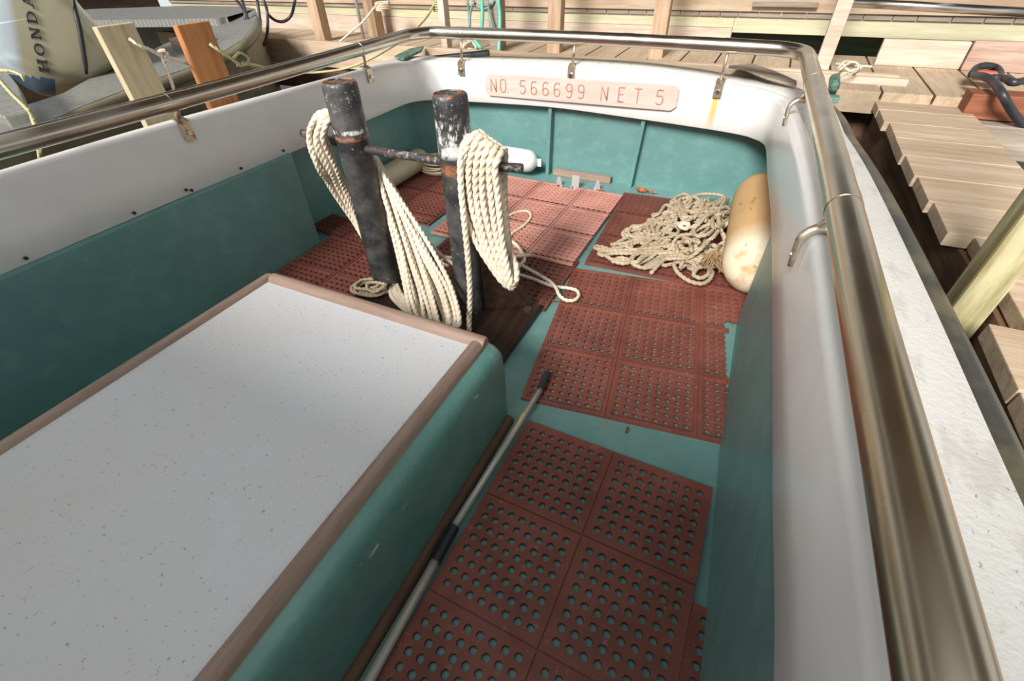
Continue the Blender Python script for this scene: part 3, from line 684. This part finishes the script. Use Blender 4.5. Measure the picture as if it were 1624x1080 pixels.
lv = [(1022, 291, .05), (1034, 288, .045), (1042, 293, .03), (952, 301, .03), (880, 476, .02), (995, 680, .018), (885, 400, .02), (505, 240, .001), (1170, 525, .02), (1152, 430, .001)]
for i, (px, py, s_) in enumerate(lv[:7]):
    p = at(px, py, .012); p.y = min(p.y, 2.985); a = rnd.uniform(0, 3); b = MB()
    if i == 5: b.box((p.x-.004, p.y-.012, .002), (p.x+.004, p.y+.012, .008)); tag(b.build('rubber_scrap', 'mat_dark'), 'tiny sliver of red rubber on the teal deck between the two nearest mats', 'scrap'); continue
    n = 10; pts = []
    for k in range(n):
        t = 2*math.pi*k/n; r = s_*(1 if k % 2 == 0 else .5)*(.7+.5*abs(math.cos(t)))
        pts.append((p.x+r*math.cos(t+a), p.y+r*math.sin(t+a)*.7, .006+.4*s_*rnd.random()))
    b.add(pts+[(p.x, p.y, .008)], [(k, (k+1) % n, n) for k in range(n)])
    b.add([(q[0], q[1], q[2]-.0015) for q in pts]+[(p.x, p.y, .0065)], [((k+1) % n, k, n) for k in range(n)])
    lab = ['curled dry brown leaf left of its neighbours at the transom foot', 'middle dry leaf standing highest at the transom foot', 'dry leaf rightmost at the transom foot, beside the stiffener', 'orange-brown leaf beside the right small bracket', 'leaf crumb on the deck by the rope eye', '', 'leaf crumb in the gap between pale and dark mats'][i]
    tag(b.build('dry_leaf', 'leaf'), lab, 'leaf', 'dry leaves on the deck')

# ------------------------------------------------------------------ things on the side decks
BH = empty('boat_hook', (-1.9, 3.05, .7), 'boat hook with dark grey foam grip lying across the transom top', 'boat hook')
c1, c2, c3 = atY(775, 84, 3.10), atY(688, 93, 3.07), atY(630, 101, 3.03)
MB().tube(spline([c1, c1*.5+c2*.5, c2], .03), .019, 14).build('grip', 'hose', BH, smooth=True, auto=.8)
MB().tube([c2, c2*.4+c3*.6, c3], .011, 10).build('shaft', 'pole', BH, smooth=True)
adopt(BH)
g = MB(); q = [at(1155, 108, .70), at(1190, 104, .70), at(1225, 115, .69), at(1262, 132, .67), at(1262, 139, .665), at(1215, 126, .685), at(1180, 112, .70)]
g.prism(q, (0, 0, .012)); tag(g.build('wood_shingle', 'greyw'), 'grey weathered wood sliver on the right rear corner of the transom top', 'wood piece')
cl = empty('mooring_cleat', (.3, 2.55, .7), 'verdigris green mooring cleat on the right rear side deck', 'cleat')
c0 = at(1320, 152, .69)
b = MB(); b.box((c0.x-.04, c0.y-.03, .665), (c0.x+.03, c0.y+.03, .69)); b.build('base', 'cleat', cl, bevel=.004)
b = MB(); capsule(b, (c0.x-.01, c0.y-.05, .73), (c0.x-.01, c0.y+.09, .75), .022, 12); b.box((c0.x-.025, c0.y-.01, .68), (c0.x+.01, c0.y+.03, .74)); b.build('horn', 'cleat', cl, smooth=True, auto=.7)
adopt(cl)

# ------------------------------------------------------------------ dock behind
DZ = .66
fl = MB(); x = -5.6
while x < 2.2:
    fl.box((x, 3.28 if x < .3 else 3.04, DZ-(.04 if x < .3 else .10)), (x+.2, 4.0, DZ)); x += .212
tag(fl.build('floor', 'docky', bevel=0), kind='structure')
def thing_box(name, a, b, m_, lab, cat, group=None, bevel=.004, kind=None):
    return tag(MB().box(a, b).build(name, m_, bevel=bevel), lab, cat, group, kind)
thing_box('dock_beam', (-5.6, 3.235, .52), (.62, 3.28, .70), 'dockx', 'long dock edge beam running behind the transom', 'beam')
thing_box('dock_beam', (-5.6, 3.18, .36), (.70, 3.32, .50), 'brown', 'dark lower beam beneath the dock edge behind the boat', 'beam')
thing_box('dock_beam', (-.05, 3.20, .60), (.66, 3.27, .69), 'pink', 'reddish block ending the dock edge beside the green cleat', 'beam')
# back wall of stringers
WB = bpy.data.objects.new('wall_back', None); COL.objects.link(WB); WB['kind'] = 'structure'
MB().box((-6.2, 4.05, .782), (-.29, 4.09, .845)).build('board', 'green', WB)
MB().box((-6.2, 4.04, .655), (-.29, 4.08, .780)).build('board', 'pink', WB)
MB().box((-.288, 4.05, .755), (3, 4.09, .845)).build('board', 'green', WB)
MB().box((-.3, 4.25, .56), (3, 4.30, .74)).build('board', 'dkgreen', WB)
x = -6.2; rnd = random.Random(2)
while x < 3:
    w = rnd.uniform(.10, .17) if x > -1.6 else rnd.uniform(.4, .9)
    MB().box((x, 4.035, .846), (x+w-.004, 4.08, .872+rnd.uniform(-.002, .002))).build('board_end', 'greyw', WB); x += w
MB().box((-6.2, 4.02, .876), (3, 4.08, .97)).build('board', 'dockx', WB)
MB().box((-6.2, 4.03, .975), (3, 4.08, 1.10)).build('board', 'pink', WB)
MB().box((-6.2, 4.04, 1.104), (3, 4.9, 1.14)).build('board', 'docky', WB)
thing_box('metal_strip', (-.2, 3.985, .905), (.18, 4.015, .93), 'greyw', 'warped grey batten nailed along the back wall', 'batten')
tag(MB().tube([atY(1330, 3, 3.7), atY(1650, 21, 3.75)], .022, 16).build('steel_pipe', 'bright', smooth=True), 'shiny steel pipe running across the upper right of the dock', 'pipe')
tag(MB().box((-9.6, -6, -.6), (-9.5, 6, 1.7)).build('wall_left', 'brown'), kind='structure')
# posts
def dpost(px, py, w, d, lab, m_='dockz', lean=0, top=1.6, y=None):
    p = at(px, py, DZ) if y is None else atY(px, py, y)
    b = MB(); b.prism([(p.x-w/2, p.y, DZ-.05), (p.x+w/2, p.y, DZ-.05), (p.x+w/2, p.y+d, DZ-.05), (p.x-w/2, p.y+d, DZ-.05)], (lean, 0, top-DZ))
    return tag(b.build('dock_post', m_, bevel=.004), lab, 'post', 'upright dock posts')
dpost(509, 66, .10, .09, 'square dock post just right of the hanging black hose')
dpost(592, 58, .10, .11, 'thick dock post behind the thin grey pipe')
dpost(617, 47, .07, .07, 'slender dock post with white rope wrapped near its top', top=1.5)
dpost(706, 84, .05, .07, 'thin pale dock post with knotted rope at its top, left of the green hoses', 'pink')
dpost(786, 80, .09, .09, 'greyish dock post behind the hanging green hoses', 'greyw')
dpost(877, 84, .095, .08, 'sturdy dock post standing behind the number board, left of centre')
dpost(1038, 92, .095, .07, 'sturdy dock post standing behind the right half of the number board')
dpost(1302, 110, .075, .05, 'dock post at the rail corner beside the knotted white rope', 'pink')
tag(MB().tube([at(577, 62, DZ), at(577, 62, DZ)+V((0, 0, .9))], .013, 10).build('thin_pipe', 'galv', smooth=True), 'thin grey pipe standing left of the thick dock post', 'pipe')
# ropes and hoses on the dock
def bgrope(pts, m_, lab, r=.009, name='dock_rope', cat='rope', lob=True):
    mb = MB()
    for pp in pts:
        if lob: rope(mb, pp, r, .012)
        else: mb.tube(spline(pp, .02), r, 10)
    return tag(mb.build(name, m_, smooth=True), lab, cat)
Y0 = 3.45
wrap = lambda px, py, y, rr, n=4, dz=.014: [V((atY(px, py, y).x+rr*math.cos(t), y+rr*math.sin(t), atY(px, py, y).z-dz*t/6.28)) for t in [i*math.pi/3 for i in range(6*n)]]
bgrope([[atY(600, 4, 3.6), atY(575, 35, 3.5), atY(552, 55, 3.4), atY(528, 76, 3.3)], wrap(606, 3, 3.72, .055)], 'rope', 'cream rope wrapped on a slender post and slanting down left')
bgrope([[atY(690, 4, 3.4), atY(678, 25, 3.3), atY(660, 45, 3.1), atY(640, 62, 3.05), atY(620, 75, 2.95), atY(590, 92, 2.8), atY(550, 108, 2.7), atY(500, 115, 2.7), atY(460, 114, 2.75), atY(430, 110, 2.8), atY(400, 100, 2.8)], wrap(694, 2, 3.42, .035)], 'grope', 'long greenish mooring rope sagging from a thin post to the skiff')
bgrope([[at(1322, 130, .70), at(1338, 118, .71), at(1352, 112, .73), at(1362, 110, .73)], [at(1325, 101, .70), at(1345, 104, .71), at(1383, 106, .70)], [at(1330, 108, .70), at(1340, 98, .72), at(1358, 100, .73), at(1362, 110, .71), at(1350, 113, .70), at(1336, 106, .72)],
        [at(1333, 110, .72), at(1350, 99, .73), at(1366, 106, .72), at(1356, 114, .71)]], 'rope', 'knotted white rope on the beam beside the rail corner', .008)
bgrope([[atY(375, 0, 3.0), atY(388, 20, 2.95), atY(388, 50, 2.9), atY(398, 72, 2.85), atY(412, 76, 2.85), atY(423, 60, 2.9), atY(424, 20, 3.0), atY(418, 0, 3.0)], [atY(408, 0, 3), atY(412, 40, 2.95), atY(405, 78, 2.9)], [atY(384, 0, 3.0), atY(395, 35, 2.92), atY(415, 72, 2.88)],
        [atY(424, 22, 3.05), atY(436, 32, 3.1), atY(450, 34, 3.15), atY(462, 24, 3.2), atY(468, 0, 3.2)]], 'hose', 'coiled black hose hanging at the tip of the skiff', .011, 'hanging_hose', 'hose', False)
bgrope([[atY(764, 0, 3.5), atY(765, 25, 3.48), atY(762, 55, 3.45), atY(752, 62, 3.4), atY(764, 78, 3.38)], [atY(790, 0, 3.5), atY(793, 30, 3.48), atY(791, 84, 3.4)]], 'ghose', 'bright green hose hanging on the greyish post', .014, 'hanging_hose', 'hose', False)
bgrope([[atY(741, 0, 3.5), atY(744, 25, 3.5), atY(746, 60, 3.45)], [atY(750, 0, 3.5), atY(757, 10, 3.5), atY(770, 14, 3.5), atY(781, 6, 3.5), atY(783, 0, 3.5)], [atY(773, 0, 3.46), atY(777, 25, 3.46), atY(783, 60, 3.4)], [atY(752, 2, 3.48), atY(746, 20, 3.48), atY(745, 45, 3.45)]], 'those', 'grey-green thin hose looped left of the bright green one', .009, 'hanging_hose', 'hose', False)
bgrope([[at(732+rnd.uniform(-2, 2), 78, .68), at(738, 66+k*2, .70), at(748+k, 66, .70), at(755, 78, .68), at(742, 80-k, .68)] for k in range(4)], 'rope', 'small bundle of pale rope on the dock behind the transom', .008)
# left of centre clutter on dock edge
tag(MB().prism([at(626, 92, .70), at(650, 80, .70), at(672, 76, .70), at(668, 83, .70), at(640, 96, .70)], (0, 0, .012)).build('cloth_scrap', 'cleat'), 'dull green rag lying on the dock edge left of the boat hook', 'rag')
# right dock: boardwalk
BW = empty('boardwalk', (.8, 2, .2), 'narrow boardwalk of pale planks running beside the boat', 'boardwalk')
b = MB(); BZ = .62; y = 3.10; e = MB()
while y > -1.2:
    jx = random.uniform(-.008, .008); xl = .530+.045*min(1.4, max(0, 3.1-y))/1.4
    if y > 1.2 and y-.22 < 1.36: xl = .64
    b.box((xl+jx, y-.212, BZ-.04), (.90, y, BZ)); y -= .219
b.build('planks', 'dockx', BW, bevel=.003)
MB().prism([(.55, 3.05, .22), (.635, 1.36, .22), (.635, -1.2, .22), (.675, -1.2, .22), (.675, 1.36, .22), (.59, 3.05, .22)], (0, 0, .355)).build('stringer', 'brown', BW)
MB().box((.86, -1.2, .3), (.90, 3.05, .575)).build('stringer', 'brown', BW)
adopt(BW)
b = MB(); b.prism([(.556, 1.24, -.5), (.626, 1.235, -.5), (.630, 1.315, -.5), (.56, 1.32, -.5)], (.0, .02, 2.6))
tag(b.build('mooring_pile', ['pile'], bevel=.008), 'thick pale green timber pile rising between boat and boardwalk at right', 'pile')
thing_box('step_board', (.56, 3.72, .661), (.965, 3.76, .79), 'pink', 'whitewashed plank standing on edge at the back of the right dock', 'board')
thing_box('plywood_piece', (.97, 3.70, .661), (1.75, 3.74, .80), 'trimx', 'tan plywood piece with screw holes at the right of the dock', 'plywood')
thing_box('dock_beam', (.86, 2.93, .60), (2.4, 3.05, .70), 'red', 'reddish beam at the right edge holding the black hose', 'beam')
thing_box('dock_beam', (.84, 2.86, .46), (2.4, 2.96, .595), 'greyw', 'grey lower beam below the reddish one at the right edge', 'beam')
thing_box('dock_beam', (.98, 1.9, .2), (2.4, 1.98, .42), 'orange', 'orange-brown beam under the dock at the far right edge', 'beam')
bgrope([[at(1541, 118, .72), at(1548, 108, .73), at(1562, 104, .74), at(1578, 107, .73), at(1586, 116, .72), at(1583, 124, .715), at(1572, 123, .715)], [at(1545, 119, .73), at(1562, 122, .745), at(1576, 130, .74), at(1590, 150, .72), at(1604, 175, .66), at(1622, 200, .60), at(1650, 240, .5)],
        [at(1593, 124, .73), at(1608, 131, .73), at(1630, 126, .73)]], 'hose', 'thick black hose draped over the reddish beam at right', .016, 'draped_hose', 'hose', False)
b = MB(); c0 = at(1562, 118, .715); b.tube([c0-V((0, 0, .012)), c0, c0+V((0, 0, .012))], lambda k: .05+.01*math.sin(k*3.1), 20)
tag(b.build('orange_float', 'orangep', smooth=True), 'small orange plastic float inside the black hose loop', 'float')
b = MB(); b.prism([at(1545, 175, .40), at(1590, 170, .40), at(1600, 195, .40), at(1560, 200, .40)], (0, 0, .10)); tag(b.build('grey_crate', 'galv', bevel=.01), 'grey object in the dark gap right of the boardwalk', 'crate')

# ------------------------------------------------------------------ hanging fender boards at left
for (y0, y1, zt, m_, lab, hp) in ((1.185, 1.325, 1.06, 'yellow', 'pale yellow-green board hanging between the boats, left of the orange one', (208, 66)), (1.495, 1.65, 1.03, 'orange', 'orange stained board hanging between the boats', (335, 74))):
    tag(MB().box((-2.345, y0, .05), (-2.31, y1, zt)).build('fender_board', m_, bevel=.003), lab, 'board', 'fender boards between the boats')
bgrope([[atX(205, 62, -2.29), atX(222, 72, -2.27), atX(240, 80, -2.28), atX(258, 90, -2.30)], [atX(258, 88, -2.3), atX(252, 82, -2.29), atX(260, 80, -2.28), atX(268, 90, -2.29), atX(260, 98, -2.30)], [atX(258, 92, -2.3), atX(266, 115, -2.32), atX(276, 145, -2.32), atX(282, 200, -2.3)],
        [atX(262, 90, -2.33), atX(290, 98, -2.36), atX(310, 104, -2.38)]], 'rope', 'knotted rope through the pale yellow-green hanging board', .0085)
bgrope([[atX(332, 70, -2.29), atX(348, 80, -2.27), atX(365, 92, -2.28), atX(382, 104, -2.3)], [atX(370, 93, -2.3), atX(380, 84, -2.31), atX(394, 92, -2.31), atX(390, 102, -2.3), atX(376, 103, -2.3)], [atX(385, 100, -2.32), atX(410, 105, -2.4), atX(430, 110, -2.5)]], 'grope', 'knotted greenish rope through the orange hanging board', .0085)

# ------------------------------------------------------------------ aluminium skiff with outboard
SK = empty('aluminium_skiff', (-3.2, 1.8, 0), 'olive aluminium skiff with textured gunwales moored beyond the left rail', 'boat')
zg = lambda px: .735+.085*(px/400)+.06*max(0, (px-350)/57)
outer = [(-140, 262), (0, 222), (60, 200), (130, 168), (220, 134), (300, 107), (350, 84), (385, 62), (404, 38), (407, 24)]
inner = [(-200, 200), (-60, 190), (0, 180), (100, 148), (150, 120), (190, 100), (235, 82), (270, 66), (300, 50), (318, 38)]
O = [at(x, y, zg(x)) for x, y in outer]; I = [at(x, y, zg(x)) for x, y in inner]
far_o = [at(x, y, .89) for x, y in ((405, 14), (385, 10), (300, 9), (150, 14), (60, 20))]
far_i = [at(x, y, .88) for x, y in ((360, 27), (340, 29), (290, 30), (150, 32), (60, 36))]
b = MB(); b.loft([[o, i, i-V((0, 0, .03)), o-V((0, 0, .03))] for o, i in zip(O, I)])
b.loft([[o, i, i-V((0, 0, .05)), o-V((0, 0, .05))] for o, i in zip([O[-1]]+far_o, [I[-1]]+far_i)])
b.build('gunwale', 'alu', SK)
b = MB(); b.tube(spline([p+V((.0, 0, -.03)) for p in O], .05), .028, 10); b.build('gunwale_edge', 'olive', SK, smooth=True)
b = MB(); b.loft([[p-V((0, 0, .03)), p-V((0.02, 0, .25)), p-V((-.0, 0, .28)), p-V((.22, -.02, 1.4))] for p in O]+[[p-V((0, 0, .03)), p-V((0.0, 0, .25)), p-V((-.0, 0, .28)), p-V((.0, -.02, 1.4))] for p in far_o], False, False); b.build('hull', 'olive', SK, smooth=True, auto=.5)
b = MB(); b.add([p-V((0, 0, .45)) for p in I]+[p-V((0, 0, .45)) for p in far_i], [list(range(15))]); b.build('floor_panel', 'brown', SK)
adopt(SK)
tc_ = at(275, 22+48, .80)
b = MB(); q = atY(285, 62, 2.2)
b.box((q.x-.12, 2.2, q.z-.08), (q.x+.2, 2.32, q.z+.0)); tag(b.build('wood_block', 'trimx', bevel=.01), 'wooden block with a small cleat inside the skiff', 'block')
# outboard
OC = V((-3.45, 1.45, .9)); ON = V((OC.x, OC.y, 0)).normalized()
OBM = empty('outboard_motor', OC, 'large champagne and pale blue outboard motor tilted up on the skiff', 'outboard motor')
def oplane(px, py, off=0): return atN(px, py, OC+ON*off, ON)
ol = [(-42, 40), (-30, 80), (-5, 108), (25, 128), (60, 148), (100, 152), (140, 136), (168, 118), (188, 100), (180, 78), (165, 55), (146, 30), (118, -4), (90, -60), (40, -100), (-20, -90), (-45, -30)]
cx0, cy0 = 70, 20
def o2(ctrl):
    return [(p.x, p.y) for p in spline([V((x, y, 0)) for x, y in ctrl]+[V((*ctrl[0], 0))], 2.5)]
OLD = o2(ol)
def rad(px, py):      # share of the outline radius in this direction
    a = math.atan2(py-cy0, px-cx0); best = min(OLD, key=lambda q: abs(math.remainder(math.atan2(q[1]-cy0, q[0]-cx0)-a, 2*math.pi)))
    return math.hypot(px-cx0, py-cy0)/math.hypot(best[0]-cx0, best[1]-cy0)
foff = lambda k: -.17*math.sqrt(max(0, 1-min(1, k)**6))
rings = [[oplane(cx0+(x-cx0)*k, cy0+(y-cy0)*k, 0)+ON*foff(k) for x, y in OLD] for k in [.02+.04*i for i in range(22)]+[.885, .905, .925, .942, .957, .97, .98, .988, .994, .998, 1]]
rings += [[oplane(cx0+(x-cx0)*k, cy0+(y-cy0)*k, 0)+ON*off for x, y in OLD] for off, k in ((.05, 1), (.15, .97), (.3, .85), (.38, .6))]
m = Mat('metallic cowling paint', srgb(176, 170, 142), .22, .35); m.mix(m.noise(1.2, lo=.4, hi=.6), srgb(160, 154, 128), .5)
pA, pB = oplane(16, 0, -.1), oplane(38, 118, -.1); pn = (pB-pA).cross(ON).normalized()
if pn.dot(oplane(-20, 60)-pA) < 0: pn = -pn
vm = m.n.new('ShaderNodeVectorMath'); vm.operation = 'DOT_PRODUCT'; m.l.new(m.tc.outputs['Object'], vm.inputs[0]); vm.inputs[1].default_value = pn
fr = m.n.new('ShaderNodeMapRange'); fr.inputs[1].default_value = pA.dot(pn)-.01; fr.inputs[2].default_value = pA.dot(pn)+.02; m.l.new(vm.outputs['Value'], fr.inputs[0])
m.mix(fr.outputs[0], srgb(196, 208, 214)); M['cowl'] = m.m
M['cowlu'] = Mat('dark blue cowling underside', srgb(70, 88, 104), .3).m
b = MB(); b.loft(rings); cw_ = b.build('cowling', ['cowl', 'cowlu'], OBM, smooth=True)
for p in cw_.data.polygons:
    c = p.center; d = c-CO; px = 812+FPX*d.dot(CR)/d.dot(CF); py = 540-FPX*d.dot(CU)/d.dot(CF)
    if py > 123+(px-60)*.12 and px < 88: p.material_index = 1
b = MB(); sl = [(113, -8), (120, 20), (126, 45), (131, 75), (135, 100), (136, 116)]
b.tube(spline([oplane(x, y, foff(rad(x, y))-.004) for x, y in sl], .02), .011, 8); b.build('seam', 'black', OBM, smooth=True)
# raised lettering on the cowl
def L_(poly, org):
    o_ = V(org); k = foff(rad(o_.x-3, o_.y-24 if o_.y > 40 else o_.y))
    H_ = V((-16, -1.5)); U_ = V((-6/25*25, -24)); lt.prism([oplane(*(V(org)+U_*(u)+H_*v), k-.006) for u, v in poly], ON*.016)
def rect(u0, u1, v0, v1): return [(u0, v0), (u1, v0), (u1, v1), (u0, v1)]
def letters():
    base = V((79, 116)); step = V((-6.1, -25.5))
    sw, sh = .17, .10
    def ser(o, u, v, w=.34): L_(rect(u-w/2, u+w/2, v, v+sh), o)
    nxt = lambda: (lt.build('letter', 'black', OBM), globals().__setitem__('lt', MB()))
    globals()['lt'] = MB(); o = base
    for u in (.2, .72):
        L_(rect(u-sw/2, u+sw/2, 0, 1), o); ser(o, u, 0); ser(o, u, 1-sh)
    L_(rect(.2, .72, .45, .56), o)
    nxt(); o = base+step
    n = 20
    for i in range(n):
        a, c = 2*math.pi*i/n, 2*math.pi*(i+1)/n
        f1 = lambda t, r: (.46+.42*r*math.cos(t)*(1 if r == 1 else .62/r), .5+.5*math.sin(t)*(1 if r == 1 else .8/r)*r)
        p_ = lambda t: (.46+.42*math.cos(t), .5+.5*math.sin(t)); i_ = lambda t: (.46+.25*math.cos(t), .5+.40*math.sin(t))
        L_([i_(a), p_(a), p_(c), i_(c)], o)
    nxt(); o = base+step*2
    for u in (.2, .74): L_(rect(u-.05, u+.05, 0, 1), o); ser(o, u, 1-sh if u < .5 else 1-sh, .26); 
    ser(o, .2, 0, .28); L_([(.14, 1), (.34, 1), (.80, 0), (.60, 0)], o)
    nxt(); o = base+step*3
    L_(rect(.12, .29, 0, 1), o); ser(o, .2, 0, .3); ser(o, .2, 1-sh, .3)
    for i in range(12):
        a, c = -math.pi/2+math.pi*i/12, -math.pi/2+math.pi*(i+1)/12
        p_ = lambda t: (.32+.56*math.cos(t), .5+.5*math.sin(t)); i_ = lambda t: (.32+.38*math.cos(t), .5+.40*math.sin(t))
        L_([i_(a), p_(a), p_(c), i_(c)], o)
    L_(rect(.25, .34, 0, .1), o); L_(rect(.25, .34, .9, 1), o)
    nxt(); o = base+step*4
    L_([(.1, 0), (.2, 0), (.5, .9), (.44, 1)], o); L_([(.62, 0), (.85, 0), (.56, 1), (.42, 1)], o); L_(rect(.25, .7, .3, .4), o); ser(o, .15, 0, .3); ser(o, .75, 0, .34)
letters(); lt.build('letter', 'black', OBM)
b = MB(); b.prism([oplane(x, y, -.1) for x, y in ((6, 88), (14, 96), (7, 106), (-1, 98))], ON*.02); b.build('decal', 'fender', OBM)
b = MB(); b.prism([at(x, y, .83) for x, y in ((-30, 140), (20, 128), (38, 150), (58, 196), (20, 205), (-30, 190))], (0, 0, .04)); b.build('mount_bracket', 'alu', OBM, bevel=.006)
adopt(OBM)
bgrope([[at(-10, 112, .92), at(14, 112, .93), at(32, 118, .92), at(40, 128, .90)], [at(-5, 122, .92), at(20, 150, .89), at(45, 175, .88), at(54, 195, .86), at(60, 225, .80), at(65, 262, .6)]], 'grope', 'thin tan rope draped over the outboard bracket at the left edge', .0075)
